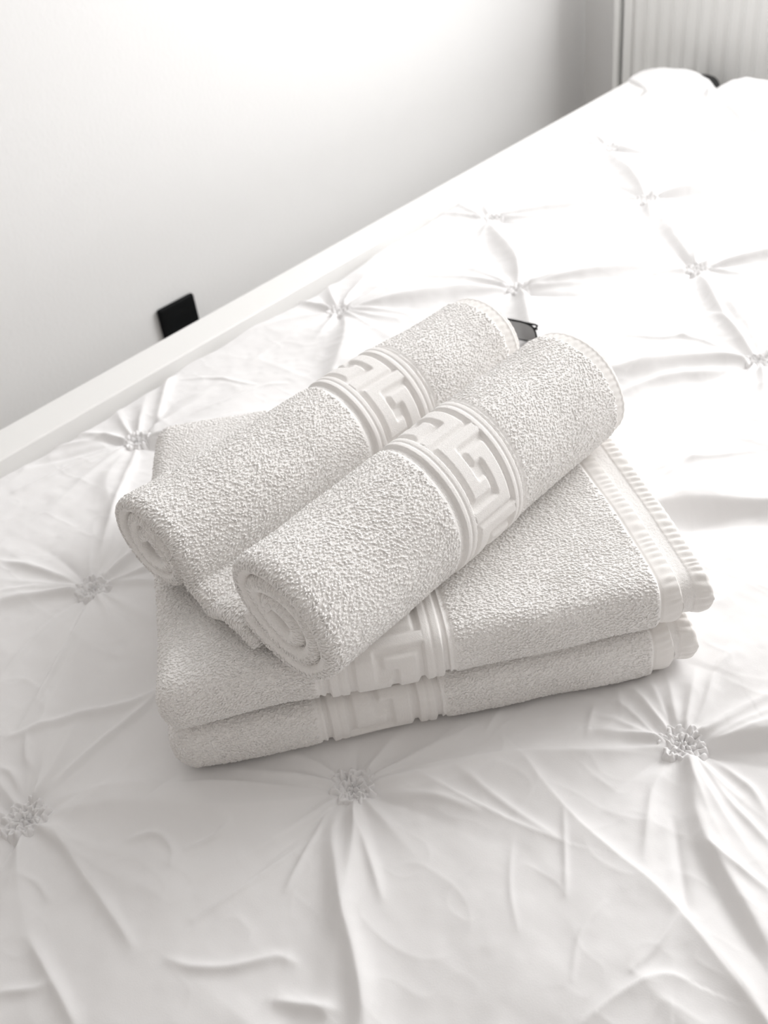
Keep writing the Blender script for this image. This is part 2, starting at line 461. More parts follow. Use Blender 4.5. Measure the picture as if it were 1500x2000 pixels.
def smooth_poly(pts, n=5):
    pts = np.array(pts, float)
    if len(pts) < 3: return pts
    for _ in range(2):
        q = [pts[0]]
        for a, c in zip(pts[:-1], pts[1:]): q += [a*0.75+c*0.25, a*0.25+c*0.75]
        q.append(pts[-1]); pts = np.array(q)
    return pts
# pleats pulled from rosette to rosette
for (i, j), p in NODES.items():
    for di, dj in ((1, 0), (0, 1)):
        q = NODES.get((i+di, j+dj))
        if q is None: continue
        near = (p[0]+q[0])/2 < 0.34
        amp = rg.uniform(0.013, 0.0175)*(0.35 if near else 1.0)
        d = q-p; nrm = np.array([-d[1], d[0]])/np.hypot(*d); L = np.hypot(*d)
        k1, k2 = rg.normal(size=2)*0.006
        pts = [p+d*t+nrm*(k1*math.sin(math.pi*t)+k2*math.sin(2*math.pi*t)) for t in np.linspace(0.05, 0.95, 10)]
        sl, dist, sg, t = poly_dist(pts, 0.08)
        env = np.sin(np.pi*np.clip(t, 0, 1))**0.6
        wd = 0.004 + 0.014*np.sin(np.pi*t)**1.2
        lit = (sg > 0) if di else (sg < 0)
        asym = np.where(lit, 1.7, 0.95)
        Hd[sl] += amp*env*np.exp(-(dist/(wd*asym))**1.5)*sstep(0.08, 0.05, dist)
CREASES = [
    ('r', 0.007, 0.01, [(0.147, -0.203), (0.129, -0.216), (0.112, -0.236), (0.09, -0.261), (0.075, -0.285), (0.057, -0.307), (0.041, -0.325)]),
    ('r', 0.004, 0.004, [(0.157, -0.213), (0.143, -0.236), (0.128, -0.258), (0.113, -0.279)]),
    ('r', 0.003, 0.003, [(0.147, -0.195), (0.112, -0.207), (0.078, -0.218)]),
    ('s', 0.01, 0.006, [(0.022, -0.002), (0.049, -0.024), (0.074, -0.053), (0.107, -0.098), (0.133, -0.142), (0.158, -0.177)]),
    ('s', 0.01, 0.006, [(0.189, -0.204), (0.221, -0.232), (0.256, -0.272), (0.291, -0.315), (0.316, -0.346), (0.34, -0.375)]),
    ('r', 0.004, 0.004, [(0.18, -0.212), (0.203, -0.257), (0.21, -0.29)]),
    ('s', 0.004, 0.0045, [(0.211, -0.228), (0.213, -0.264), (0.216, -0.3), (0.22, -0.334), (0.225, -0.354)]),
    ('r', 0.004, 0.003, [(0.232, -0.257), (0.228, -0.292), (0.226, -0.321), (0.225, -0.354)]),
    ('s', 0.008, 0.0045, [(0.268, -0.295), (0.252, -0.338), (0.24, -0.377), (0.235, -0.413), (0.228, -0.439), (0.22, -0.456), (0.208, -0.481), (0.198, -0.501), (0.189, -0.521)]),
    ('r', 0.0022, 0.0016, [(0.249, -0.342), (0.222, -0.36), (0.19, -0.381)]),
    ('v', 0.009, 0.012, [(0.282, -0.428), (0.266, -0.449), (0.248, -0.47), (0.23, -0.493), (0.214, -0.517)]),
    ('r', 0.008, 0.008, [(0.337, -0.398), (0.313, -0.412), (0.289, -0.431), (0.273, -0.451), (0.254, -0.478), (0.229, -0.51)]),
    ('r', 0.004, 0.005, [(0.327, -0.384), (0.309, -0.383), (0.279, -0.395), (0.247, -0.409)]),
    ('r', 0.004, 0.005, [(0.359, -0.408), (0.353, -0.429), (0.348, -0.445), (0.335, -0.459)]),
    ('r', 0.004, 0.005, [(0.345, -0.408), (0.328, -0.433), (0.318, -0.457), (0.31, -0.475)]),
    ('r', 0.004, 0.004, [(0.282, -0.435), (0.277, -0.46), (0.273, -0.488)]),
    ('v', 0.004, 0.005, [(0.29, -0.41), (0.269, -0.424), (0.245, -0.44), (0.226, -0.452)]),
    ('r', 0.005, 0.006, [(-0.059, -0.096), (-0.065, -0.127), (-0.07, -0.152), (-0.076, -0.175)]),
    ('r', 0.004, 0.006, [(-0.008, -0.19), (-0.003, -0.207), (0.011, -0.226), (0.03, -0.241), (0.04, -0.248), (0.043, -0.26)]),
    ('s', 0.005, 0.007, [(0.119, -0.434), (0.144, -0.441), (0.169, -0.452), (0.182, -0.463), (0.184, -0.474)]),
    ('r', 0.005, 0.006, [(0.016, -0.267), (0.027, -0.288), (0.036, -0.304)]),
    ('r', 0.004, 0.004, [(-0.095, -0.113), (-0.081, -0.129), (-0.071, -0.136)]),
    ('r', 0.003, 0.004, [(-0.033, -0.045), (-0.028, -0.06), (-0.032, -0.08)]),
    ('r', 0.005, 0.005, [(0.01, -0.019), (-0.002, -0.073), (-0.008, -0.113), (-0.017, -0.16)]),
    ('r', 0.004, 0.005, [(0.026, 0.009), (0.069, 0.011), (0.12, 0.012), (0.152, 0.016)]),
    ('r', 0.005, 0.006, [(0.04, 0.082), (0.061, 0.066), (0.093, 0.05), (0.126, 0.026), (0.154, 0.018)]),
    ('r', 0.003, 0.004, [(0.031, 0.038), (0.035, 0.05), (0.049, 0.069)]),
    ('r', 0.004, 0.005, [(0.015, 0.06), (0.019, 0.046), (0.012, 0.024)]),
    ('r', 0.004, 0.004, [(0.076, 0.156), (0.114, 0.17), (0.165, 0.183), (0.191, 0.184)]),
    ('r', 0.004, 0.004, [(0.052, 0.084), (0.105, 0.114), (0.156, 0.145), (0.189, 0.173)]),
    ('r', 0.005, 0.006, [(0.222, 0.179), (0.237, 0.159), (0.255, 0.124)]),
    ('r', 0.005, 0.006, [(0.23, 0.193), (0.261, 0.194), (0.297, 0.2)]),
    ('r', 0.005, 0.006, [(0.142, 0.259), (0.169, 0.233), (0.193, 0.205)]),
    ('r', 0.005, 0.006, [(0.173, 0.307), (0.188, 0.262), (0.201, 0.215)]),
    ('r', 0.006, 0.006, [(0.229, 0.213), (0.275, 0.252), (0.326, 0.294), (0.381, 0.342)]),
    ('r', 0.006, 0.007, [(0.432, 0.364), (0.478, 0.404), (0.528, 0.448), (0.579, 0.486)]),
    ('r', 0.005, 0.007, [(0.412, 0.4), (0.369, 0.427), (0.319, 0.467), (0.281, 0.476)]),
    ('v', 0.005, 0.005, [(0.4, 0.385), (0.351, 0.413), (0.302, 0.441)]),
    ('r', 0.005, 0.005, [(0.384, 0.379), (0.316, 0.397), (0.257, 0.406)]),
    ('r', 0.003, 0.004, [(0.537, 0.432), (0.565, 0.396), (0.57, 0.36), (0.579, 0.331)]),
    ('r', 0.003, 0.004, [(0.496, 0.349), (0.534, 0.332), (0.582, 0.324), (0.604, 0.299)]),
    ('s', 0.005, 0.007, [(0.349, -0.376), (0.359, -0.34), (0.362, -0.32), (0.355, -0.295)]),
    ('r', 0.004, 0.007, [(0.366, -0.374), (0.39, -0.357), (0.415, -0.338)]),
    ('r', 0.004, 0.006, [(0.375, -0.382), (0.405, -0.379), (0.439, -0.369), (0.469, -0.371)]),
    ('r', 0.005, 0.007, [(0.373, -0.397), (0.394, -0.41), (0.422, -0.427)]),
    ('r', 0.004, 0.006, [(0.367, -0.402), (0.39, -0.416), (0.41, -0.432)]),
    ('r', 0.004, 0.005, [(0.34, -0.314), (0.347, -0.337), (0.349, -0.368)]),
    ('r', 0.003, 0.003, [(0.35, -0.308), (0.315, -0.322)]),
    ('r', 0.003, 0.003, [(0.307, -0.246), (0.274, -0.254)]),
    ('r', 0.003, 0.003, [(0.38, -0.312), (0.357, -0.328)]),
    ('v', 0.018, 0.014, [(0.584, -0.255), (0.617, -0.276), (0.642, -0.301), (0.66, -0.33)]),
    ('r', 0.012, 0.009, [(0.624, -0.234), (0.664, -0.264), (0.725, -0.297)]),
    ('r', 0.004, 0.004, [(0.658, -0.187), (0.701, -0.212), (0.731, -0.244), (0.759, -0.271)]),
    ('r', 0.004, 0.004, [(0.622, -0.189), (0.679, -0.211), (0.744, -0.226)]),
    ('s', 0.01, 0.01, [(0.804, -0.07), (0.858, -0.078), (0.887, -0.091), (0.91, -0.127), (0.928, -0.171)]),
    ('r', 0.008, 0.008, [(0.782, -0.079), (0.843, -0.114), (0.882, -0.16), (0.913, -0.178)]),
    ('r', 0.004, 0.005, [(0.946, -0.045), (0.943, -0.083), (0.948, -0.115), (0.939, -0.16)]),
    ('s', 0.006, 0.006, [(1.011, -0.077), (1.014, -0.097), (0.981, -0.14), (0.946, -0.173)]),
    ('r', 0.005, 0.005, [(0.919, -0.023), (0.93, -0.068), (0.961, -0.102), (0.988, -0.109)]),
    ('r', 0.006, 0.006, [(1.116, -0.025), (1.051, -0.072), (0.994, -0.121), (0.946, -0.173)]),
    ('r', 0.003, 0.003, [(0.118, -0.201), (0.071, -0.194), (0.022, -0.181)]),
    ('r', 0.003, 0.003, [(0.036, -0.087), (0.055, -0.102), (0.052, -0.124), (0.042, -0.133)]),
    ('r', 0.0025, 0.003, [(0.058, -0.132), (0.076, -0.143), (0.091, -0.144)]),
    ('r', 0.0025, 0.003, [(0.219, -0.448), (0.192, -0.448), (0.169, -0.443)]),
    ('r', 0.0025, 0.0011, [(0.204, -0.327), (0.172, -0.346), (0.15, -0.368)]),
    ('r', 0.0025, 0.0011, [(0.2, -0.405), (0.171, -0.402), (0.142, -0.415)]),
]
for kind, wd, amp, pl in CREASES:
    pts = smooth_poly(pl)
    sl, dist, sg, t = poly_dist(pts, 0.06)
    env = np.clip(np.sin(np.pi*(0.04+0.92*np.clip(t, 0, 1))), 0, 1)**0.55
    amp = min(amp, 1.0*wd)*(0.75 if pl[-1][0] > 0.19 else 1.0)
    if kind == 's':
        g = np.where(sg > 0, np.exp(-dist/(wd*0.8)), np.exp(-dist/(wd*3.0)))*amp
    else:
        g = np.exp(-(dist/wd)**1.6)*amp*(1 if kind == 'r' else -1)
    Hd[sl] += g*env*sstep(0.06, 0.04, dist)
# flattened under the folded towels
TO = np.array([0.1093, -0.0691]); TU = np.array([0.7619, -0.6477]); TV = np.array([0.6477, 0.7619])
u_ = (Xg-TO[0])*TU[0] + (Yg-TO[1])*TU[1]; v_ = (Xg-TO[0])*TV[0] + (Yg-TO[1])*TV[1]
dout = np.maximum(np.maximum(0.0-u_, u_-0.43), np.maximum(0.0-v_, v_-0.385))
press = sstep(0.035, -0.004, dout)
Hd = np.where(Hd > 0.010, 0.010+0.012*np.tanh((Hd-0.010)/0.012), Hd)
Hd = Hd*(1-press) + np.minimum(Hd*0.15-0.0022, -0.0008)*press
# tucked edge along the wall-side rail, overhanging ends and far side
far = sstep(1.86, 1.95, Xg)
edge_y = 0.474 + 0.006*vnoise(Xg/0.09, Xg*0+3.3, 4) + 0.012*np.exp(-((Xg-0.565)/0.03)**2) + 0.010*sstep(0.75, 1.1, Xg) + 0.09*far*sstep(0.33, 0.42, Yg)
depth = 0.045*(1-0.55*sstep(0.7, 1.2, Xg)) + 0.05*far
Hd -= depth*sstep(-0.030, 0.010, Yg-edge_y) + 0.05*sstep(0.004, 0.02, Yg-edge_y)
Hd += 0.012*far*(1-sstep(0.02, 0.10, np.abs(Yg-0.47))) + 0.010*far*sstep(0.36, 0.30, Yg)*(0.5+0.5*vnoise(Yg/0.08, Yg*0, 9))
Hd -= 0.02*far*np.exp(-((Yg-0.372)/0.018)**2)
Hd -= 0.20*sstep(2.005, 2.06, Xg) + 0.22*sstep(-0.27, -0.34, Xg) + 0.22*sstep(-1.16, -1.22, Yg)
ripple = 0.012*np.sin(Yg*38+3*vnoise(Yg/0.2, Yg*0, 2))*sstep(2.0, 2.06, Xg)
Vd = np.stack([Xg+ripple, Yg, Hd+BZ], -1).reshape(-1, 3)
Fd = grid_faces(len(gx), len(gy)).reshape(-1, 4)
duvet = link('duvet_cover', np_mesh('duvet_cover', Vd, Fd), M['duvet'])
tag(duvet, 'white pintucked duvet cover with gathered rosettes spread over the bed', 'duvet')

def height_at(x, y):
    i = min(np.searchsorted(gx, x), len(gx)-1); j = min(np.searchsorted(gy, y), len(gy)-1)
    return Hd[i, j]
def rosette_mesh(seed):
    r_ = np.random.default_rng(seed)
    n = 106; g = np.linspace(-0.0285, 0.0285, n)
    X, Y = np.meshgrid(g, g, indexing='ij'); R = np.hypot(X, Y); A = np.arctan2(Y, X)
    h = np.full(X.shape, -0.0035)
    def ruffle(h, r0, amp, k, wd, ht, ph):
        """a scalloped, gathered ridge of cloth running round the rosette"""
        A2 = A + 0.22*np.sin(A*2+ph) + 0.12*np.sin(A*3-ph)
        r1 = r0 + amp*np.sin(k*A2+ph) + 0.0012*np.sin(3*A+ph*2)
        dr = amp*k*np.cos(k*A2+ph)/np.maximum(R, 0.002)
        d = (R-r1)/np.sqrt(1+dr*dr)
        hh = ht*(0.72+0.28*np.sin(k*A2*0.5+ph*1.7))
        return np.maximum(h, -0.0035 + (hh+0.0035)*np.exp(-(np.abs(d)/wd)**2.2))
    k = int(r_.integers(9, 12)); b0 = r_.random()*6.28
    h = ruffle(h, 0.0150, 0.0020, k, 0.0026, 0.0050, b0)
    h = ruffle(h, 0.0090, 0.0016, k-3, 0.0021, 0.0036, b0+2)
    # plump gathers between the stitches
    for ring, cnt, sz, hh in ((0.0158, k, 0.0044, 0.0066), (0.0095, k-3, 0.0034, 0.0046), (0.0035, 3, 0.0026, 0.0026)):
        for q in range(cnt):
            a = b0 + 2*math.pi*(q+0.22*r_.normal())/cnt; rr = ring*(1+0.09*r_.normal())
            c, s = math.cos(a), math.sin(a); dx, dy = X-rr*c, Y-rr*s
            tw = r_.normal()*0.6; ct, st_ = math.cos(tw), math.sin(tw)
            u = (dx*c+dy*s); v = (-dx*s+dy*c); u, v = u*ct-v*st_, u*st_+v*ct
            v = v + 0.25*sz*np.sin(u/sz*2.2+q)
            s1, s2 = sz*r_.uniform(0.9, 1.35), sz*r_.uniform(0.55, 0.8)
            h = np.maximum(h, -0.0035+(hh*r_.uniform(0.75, 1.15)+0.0035)*np.exp(-((u/s1)**2+(v/s2)**2)**1.3))
    h = h + vnoise(X/0.0024, Y/0.0024, seed)*0.0005*sstep(0.024, 0.018, R)
    o = sstep(0.0195, 0.0265, R)
    h = h*(1-o) + (-0.009)*o
    F = grid_faces(n, n).reshape(-1, 4)
    V = np.stack([X, Y, h], -1).reshape(-1, 3)
    keep = (R.reshape(-1)[F] < 0.028).all(1)
    me = submesh('gathered_rosette', V, F[keep])
    me.materials.append(M['duvet'])
    return me
ROS = [rosette_mesh(s) for s in (1, 2, 3, 4)]
for q, (key, p) in enumerate(sorted(NODES.items())):
    if abs((p-TO)@TU-0.215) < 0.215 and 0 < (p-TO)@TV < 0.385: continue       # under the towels
    if p[1] < -0.75 or p[0] < -0.2: continue
    o = bpy.data.objects.new('gathered_rosette', ROS[q % 4]); COL.objects.link(o)
    o.parent = duvet
    o.location = (p[0], p[1], BZ + height_at(p[0], p[1]) + 0.0035)
    o.rotation_euler = (0, 0, q*1.7)

# dark cushion peeping up behind the far end of the duvet
cu = BM()
n1, n2 = 24, 16
vs = []
for a in range(n1):
    for c in range(n2):
        th = 2*math.pi*a/n1; ps = -math.pi/2 + math.pi*(c+0.5)/n2
        ex = lambda v, e: math.copysign(abs(v)**e, v)
        vs.append((2.090 + 0.022*ex(math.cos(ps), 0.8)*ex(math.cos(th), 0.6), 0.450 + 0.052*ex(math.cos(ps), 0.5)*ex(math.sin(th), 0.6), BZ-0.148 + 0.128*ex(math.sin(ps), 0.6)))
fs = [(a*n2+c, ((a+1) % n1)*n2+c, ((a+1) % n1)*n2+c+1, a*n2+c+1) for a in range(n1) for c in range(n2-1)]
fs += [tuple(a*n2 for a in reversed(range(n1))), tuple(a*n2+n2-1 for a in range(n1))]
cu.add(vs, fs)
tag(cu.build('cushion', M['cushion'], smooth=True), 'dark grey cushion mostly hidden behind the far end of the duvet', 'cushion')
# ================================================================ folded towels
def W3(u, v, z):
    return np.stack([TO[0] + u*TU[0] + v*TV[0], TO[1] + u*TU[1] + v*TV[1], z + BZ], -1)

def fold_section(D, z0, z1, vf, step, coarse):
    """closed cross-section of a folded towel, walked: back-bottom -> under -> front fold -> over the top -> back"""
    T = z1-z0; r = T/2; zc = 0.5*(z0+z1)
    pts = []
    nb = int((D-2*r)/coarse)
    for k in range(nb): pts.append((D-r-(D-2*r)*k/nb, z0))
    na = int(math.pi*r/step)
    for k in range(na):
        a = -math.pi/2 - math.pi*k/na
        c, s = math.cos(a), math.sin(a)
        e = 0.72
        pts.append((vf + r + r*math.copysign(abs(c)**e, c), zc + r*math.copysign(abs(s)**e, s)))
    nt = int((D-2*r)/step)
    for k in range(nt): pts.append((vf+r+(D-2*r-vf)*k/nt, z1))
    nk = int(math.pi*r/coarse)
    for k in range(nk):
        a = math.pi/2 - math.pi*k/nk
        pts.append((D-r + r*math.copysign(abs(math.cos(a))**0.8, math.cos(a)), zc + r*math.copysign(abs(math.sin(a))**0.8, math.sin(a))))
    return np.array(pts)

def folded_towel(label, z0, z1, u0, ua, ub, b0, b1, seed, du=0.0, key_off=0.0, vf=-0.009):
    root = tag(empty('folded_bath_towel', tuple(W3(np.array(0.2), np.array(0.19), np.array(z0)))), label, 'towel', 'folded bath towels')
    D = 0.385; step = 0.0011
    S = fold_section(D, z0, z1, vf, step, 0.006)
    arc = np.r_[0, np.cumsum(np.hypot(*np.diff(S, axis=0).T))]
    zc = 0.5*(z0+z1)
    def tube(us, scale, inset, shift, disp, vcor):
        Vv = S[None, :, 0].repeat(len(us), 0); Zz = S[None, :, 1].repeat(len(us), 0)
        vm = D/2
        Vv = vm + (Vv-vm)*(1-vcor[:, None]/vm) ; Zz = zc + (Zz-zc)*scale[:, None]
        U = us[:, None].repeat(len(S), 1)
        # gentle slump: the top sinks and the front bulges a little along the length
        top = sstep(zc, z1, Zz)
        Zz = Zz + 0.0022*fbm(U/0.10, Vv/0.10, 2, seed)*top
        Vv = Vv + 0.003*fbm(U/0.09, Zz*0+seed, 2, seed+3)*sstep(0.08, 0.0, Vv)
        Zz = Zz - inset*np.sign(Zz-zc)*np.minimum(1, np.abs(Zz-zc)/(0.5*(z1-z0)))*0.9
        Vv = Vv + inset*sstep(0.03, 0.0, Vv)
        Uo = U + shift(Vv)
        P = W3(Uo, Vv, Zz)
        N = grid_normals(P, True)
        c = W3(np.full(U.shape, 0.2), np.full(U.shape, vm), np.full(U.shape, zc))
        if ((P-c)*N).sum(-1).mean() < 0: N = -N
        return P, N, U, Vv, arc[None, :].repeat(len(us), 0)
    def ends(us, ul, ur, rl, rr):
        a = np.clip((us-ul)/rl, 0, 1); c = np.clip((ur-us)/rr, 0, 1)
        s = np.sqrt(np.clip(1-(1-a)**2, 0, 1))**0.8*np.sqrt(np.clip(1-(1-c)**2, 0, 1))
        return np.maximum(s, 0.02), 0.016*(1-np.sqrt(np.clip(1-(1-a)**2, 0, 1)))
    shift = lambda v: 0.004*np.sin(v*16+seed) + du*(v-0.1)
    # ---- outer layer: terry body, border, first hem
    rl = 0.5*(z1-z0)*0.8
    us = np.r_[u0 + rl*(1-np.cos(np.linspace(0, np.pi/2, 26)[:-1])), np.arange(u0+rl, b0-0.006, 0.0016), np.arange(b0-0.006, b1+0.006, 0.0008), np.arange(b1+0.006, ua-0.024, 0.0016), np.arange(ua-0.024, ua-0.004, 0.0009), ua-0.004*np.cos(np.linspace(0, np.pi/2, 8))]
    sc, vc = ends(us, u0, ua, rl, 0.004)
    P, N, U, Vv, A = tube(us, sc, 0.0, shift, None, vc)
    inb = (U > b0) & (U < b1)
    acr = (U-b0)/(b1-b0)
    kr = key_relief(np.clip(acr, 0, 1), key_off-A, 0.070)
    weave = 0.00022*np.sin(U/0.0011*math.pi)*np.sin(A/0.0011*math.pi)
    hemz = sstep(ua-0.0205, ua-0.0185, U)
    rib_s = A/0.0088 + 0.5*fbm(A/0.03, U*0, 2, seed+2) - 14*(U-ua)
    ribs = 0.0012*(np.sin(rib_s*2*math.pi)*0.5+0.5)**0.7*np.exp(-((U-ua+0.0085)/0.006)**2)
    H = np.where(inb, -0.0013 + 0.0037*kr + weave, 0.0007)
    stitch = 0.0012*np.exp(-((U-b0+0.004)/0.0016)**2) + 0.0010*np.exp(-((U-b1-0.003)/0.0016)**2)
    H = H - stitch
    H = H*(1-hemz) + hemz*(-0.0012 + ribs*sstep(0.0, 0.06, 0.0*A+0.06)) - 0.0016*np.exp(-((U-ua+0.0195)/0.0013)**2)
    P2 = P + N*H[..., None]
    F = grid_faces(len(us), len(S), True)
    um = 0.5*(us[1:]+us[:-1])
    Vf = P2.reshape(-1, 3)
    isb = (um > b0) & (um < b1); ish = um > ua-0.0195
    bare = arc[int(np.argmin(S[:, 1] + 10*(S[:, 0] > 0.06)))]
    lp = loop_pile('terry_pile', P, N, us, arc, lambda a, c: (((a < b0-0.0065) & (a > u0+0.0006)) | ((a > b1+0.0055) & (a < ua-0.022))) & (c > bare-0.03), seed)
    tag(link('terry_pile', lp, M['terry'], root), kind='stuff')
    link('terry_body', submesh('terry_body', Vf, F[~isb & ~ish].reshape(-1, 4)), M['terry'], root)
    link('greek_key_border', submesh('greek_key_border', Vf, F[isb].reshape(-1, 4)), M['border'], root)
    link('stitched_hem', submesh('stitched_hem', Vf, F[ish].reshape(-1, 4)), M['hem'], root)
    # ---- inner layer showing at the open end: flat woven strip and second hem
    us = np.r_[np.arange(ua-0.03, ub-0.005, 0.0009), ub-0.005*np.cos(np.linspace(0, np.pi/2, 9))]
    sc, vc = ends(us, ua-0.06, ub, 0.01, 0.005)
    P, N, U, Vv, A = tube(us, sc, 0.0052, lambda v: shift(v)*0.6, None, vc)
    rib_s = A/0.0086 + 0.5*fbm(A/0.03, U*0, 2, seed+12) + 10*(U-ub)
    hemz = sstep(ub-0.0165, ub-0.0150, U)
    ribs = 0.0016*(np.sin(rib_s*2*math.pi)*0.5+0.5)**0.7*np.exp(-((U-ub+0.008)/0.0055)**2)
    H = (1-hemz)*0.0006*terry(U, A, seed+5, 0.0022, 0.0022) + hemz*(0.0010+ribs)
    P2 = P + N*H[..., None]
    F = grid_faces(len(us), len(S), True); um = 0.5*(us[1:]+us[:-1]); ish = um > ub-0.0158
    Vf = P2.reshape(-1, 3)
    link('woven_end_strip', submesh('woven_end_strip', Vf, F[~ish].reshape(-1, 4)), M['border'], root)
    link('stitched_hem', submesh('stitched_hem', Vf, F[ish].reshape(-1, 4)), M['hem'], root)
    return root

folded_towel('white folded bath towel lowest in the stack, lying on the duvet', 0.0, 0.0475, -0.003, 0.4140, 0.4340, 0.121, 0.216, 3, du=0.02, key_off=0.012, vf=-0.012)
folded_towel('white folded bath towel directly under the two rolled towels', 0.0520, 0.0985, -0.006, 0.4140, 0.4400, 0.122, 0.222, 7, du=-0.01, key_off=0.002, vf=-0.013)

# ================================================================ rolled towels
def rolled_towel(label, pn, pf, A0, B0, tilt, h, a0, turns, pitch, tail, bx0, bx1, bskew, seed, key_off=0.0, hems=True, rim_curl=0.0):
    """pn/pf: near and far axis points; profile walked from the loose outer edge inwards"""
    pn = np.array(pn); pf = np.array(pf); L = np.linalg.norm(pf-pn); ax = (pf-pn)/L
    ey = np.array([-ax[1], ax[0], 0.0]); ey /= np.linalg.norm(ey); ez = np.cross(ax, ey)
    root = tag(empty('rolled_hand_towel', tuple(0.5*(pn+pf)+np.array([0, 0, BZ-B0]))), label, 'towel', 'rolled hand towels')
    al = np.linspace(a0, a0-360*turns, 4000)
    t = (a0-al)/360
    ofs = pitch*(np.floor(t) + sstep(0.5, 1.0, t-np.floor(t)))
    aa = np.maximum(A0-h/2-ofs, 0.010); bb = np.maximum(B0-h/2-ofs, 0.0050)
    ar = np.radians(al)
    px, py = aa*np.cos(ar), bb*np.sin(ar)
    wob = 1+0.06*np.sin(2*ar+seed)*np.clip(t-0.9, 0, 1) + 0.10*np.sin(3*ar+2*seed)*np.clip(t-0.9, 0, 1)
    px, py = px*wob, py*wob
    c, s = math.cos(tilt), math.sin(tilt)
    C = np.stack([px*c-py*s, px*s+py*c], -1)
    if tail is not None:
        tl = np.array(tail)
        # Catmull-Rom through the tail points into the spiral
        pts = np.vstack([tl, C[0:1], C[120:121]])
        out = []
        pp = np.vstack([2*pts[0]-pts[1], pts])
        for k in range(1, len(pp)-2):
            p0, p1, p2, p3 = pp[k-1], pp[k], pp[k+1], pp[k+2]
            for q in np.linspace(0, 1, 120, endpoint=False):
                out.append(0.5*((2*p1)+(p2-p0)*q+(2*p0-5*p1+4*p2-p3)*q*q+(3*p1-p0-3*p2+p3)*q**3))
        C = np.vstack([np.array(out), C])
    sl = np.r_[0, np.cumsum(np.hypot(*np.diff(C, axis=0).T))]
    per = math.pi*(A0+B0)*1.0
    tail_len = 0.0 if tail is None else np.hypot(*np.diff(np.vstack([np.array(tail), C[600 if False else 0:1]]), axis=0).T).sum()
    s_out = per*0.95 + (0.05 if tail is not None else 0.0)
    sv = np.r_[np.arange(0, min(s_out, sl[-1]), 0.0009), np.arange(min(s_out, sl[-1]), sl[-1], 0.0013)]
    Cx, Cy = np.interp(sv, sl, C[:, 0]), np.interp(sv, sl, C[:, 1])
    for _ in range(14):          # soften kinks
        Cx[1:-1] = 0.25*Cx[:-2]+0.5*Cx[1:-1]+0.25*Cx[2:]; Cy[1:-1] = 0.25*Cy[:-2]+0.5*Cy[1:-1]+0.25*Cy[2:]
    tx, ty = np.gradient(Cx), np.gradient(Cy); tn = np.hypot(tx, ty)+1e-12
    nx, ny = ty/tn, -tx/tn
    # walked clockwise, so the outward normal is on the left
    nx, ny = -nx, -ny
    # cross loop along the axis: outer face far -> near, folded rim, inner face near -> far
    def build(Lfar, off, hh, step, inner=True):
        rim = hh/2*1.12
        xo = np.r_[np.arange(Lfar, min(bx1+abs(bskew)+0.01, Lfar), -step), np.arange(min(bx1+abs(bskew)+0.01, Lfar), bx0-0.008, -0.0008), np.arange(bx0-0.008, rim, -step)]; na = 26
        an = np.linspace(0, np.pi, na)
        xi = np.r_[np.arange(rim+0.001, 0.05, 0.0014), np.arange(0.05, Lfar, 0.02), [Lfar]]
        xq = np.r_[xo, rim-rim*np.sin(an), xi]
        plump = lambda x: 1+0.05*np.exp(-((x-0.01)/0.016)**2)
        oq = np.r_[hh/2*plump(xo), hh/2*np.cos(an)*plump(0.0), -hh/2*plump(xi)]
        lq = np.r_[0, np.cumsum(np.hypot(np.diff(xq), np.diff(oq)))]
        kind = np.r_[np.zeros(len(xo)), np.ones(na), np.full(len(xi), 2)]
        return xq, oq, lq, kind
    hroll = h
    def place(xq, oq, off):
        S2 = sv[:, None]; Xq = xq[None, :]
        irr = 0.0018*fbm(S2/0.07 + 0*Xq, Xq/0.09, 2, seed+2)
        oo = oq[None, :] + off + irr
        endr = hroll*0.5; se = np.minimum(S2-sv[0], sv[-1]-S2); oo = oo*np.sqrt(np.clip(1-(1-np.clip(se/endr, 0, 1))**2, 0.0025, 1))
        skew = rim_curl*np.sin(S2/per*2*math.pi+seed)*np.exp(-Xq/0.2)
        a = Xq + skew + 0.0*S2
        yy_ = Cx[:, None] + nx[:, None]*oo; zz_ = Cy[:, None] + ny[:, None]*oo
        tap = 1.0
        P = pn[None, None, :] + a[..., None]*ax + (yy_*tap)[..., None]*ey + (zz_*tap)[..., None]*ez
        P[..., 2] += BZ
        return P
    ustep = 0.0014
    Lh = 0.016 if hems else 0.0
    xq, oq, lq, kind = build(L, 0, h, ustep)
    P = place(xq, oq, 0.0)
    N = grid_normals(P)
    nv = nx[:, None, None]*ey + ny[:, None, None]*ez
    kk = np.argmin(np.abs(xq-L*0.5) + 9*(kind != 0))
    if (N[:, kk]*nv[:, 0]).sum(-1).mean() < 0: N = -N
    SS = sv[:, None].repeat(len(xq), 1); XX = xq[None, :].repeat(len(sv), 0); LL = lq[None, :].repeat(len(sv), 0)
    outer = (kind == 0)[None, :]
    b_lo = bx0 + bskew*(SS/per); wb = bx1-bx0
    acr = (XX-b_lo)/wb
    inb = (acr > 0) & (acr < 1) & outer
    kr = key_relief(np.clip(acr, 0, 1), key_off-SS, 0.065)
    weave = 0.0002*np.sin(XX/0.0011*math.pi)*np.sin(SS/0.0011*math.pi)
    H = np.where(inb, -0.0012+0.0036*kr+weave, np.where(XX > 0.012, 0.0007, 0.0))
    st = (np.exp(-((acr+0.02)/0.018)**2) + np.exp(-((acr-1.02)/0.018)**2))*outer
    H = H - 0.0011*st
    edge_h = np.where(outer, 0.0035*sstep(L-0.006, L, XX), 0)
    H = H - edge_h
    P2 = P + N*H[..., None]
    F = grid_faces(len(sv), len(xq))
    fa = 0.25*(acr[1:, 1:]+acr[:-1, 1:]+acr[1:, :-1]+acr[:-1, :-1])
    isb = (fa > 0) & (fa < 1) & outer[:, 1:]
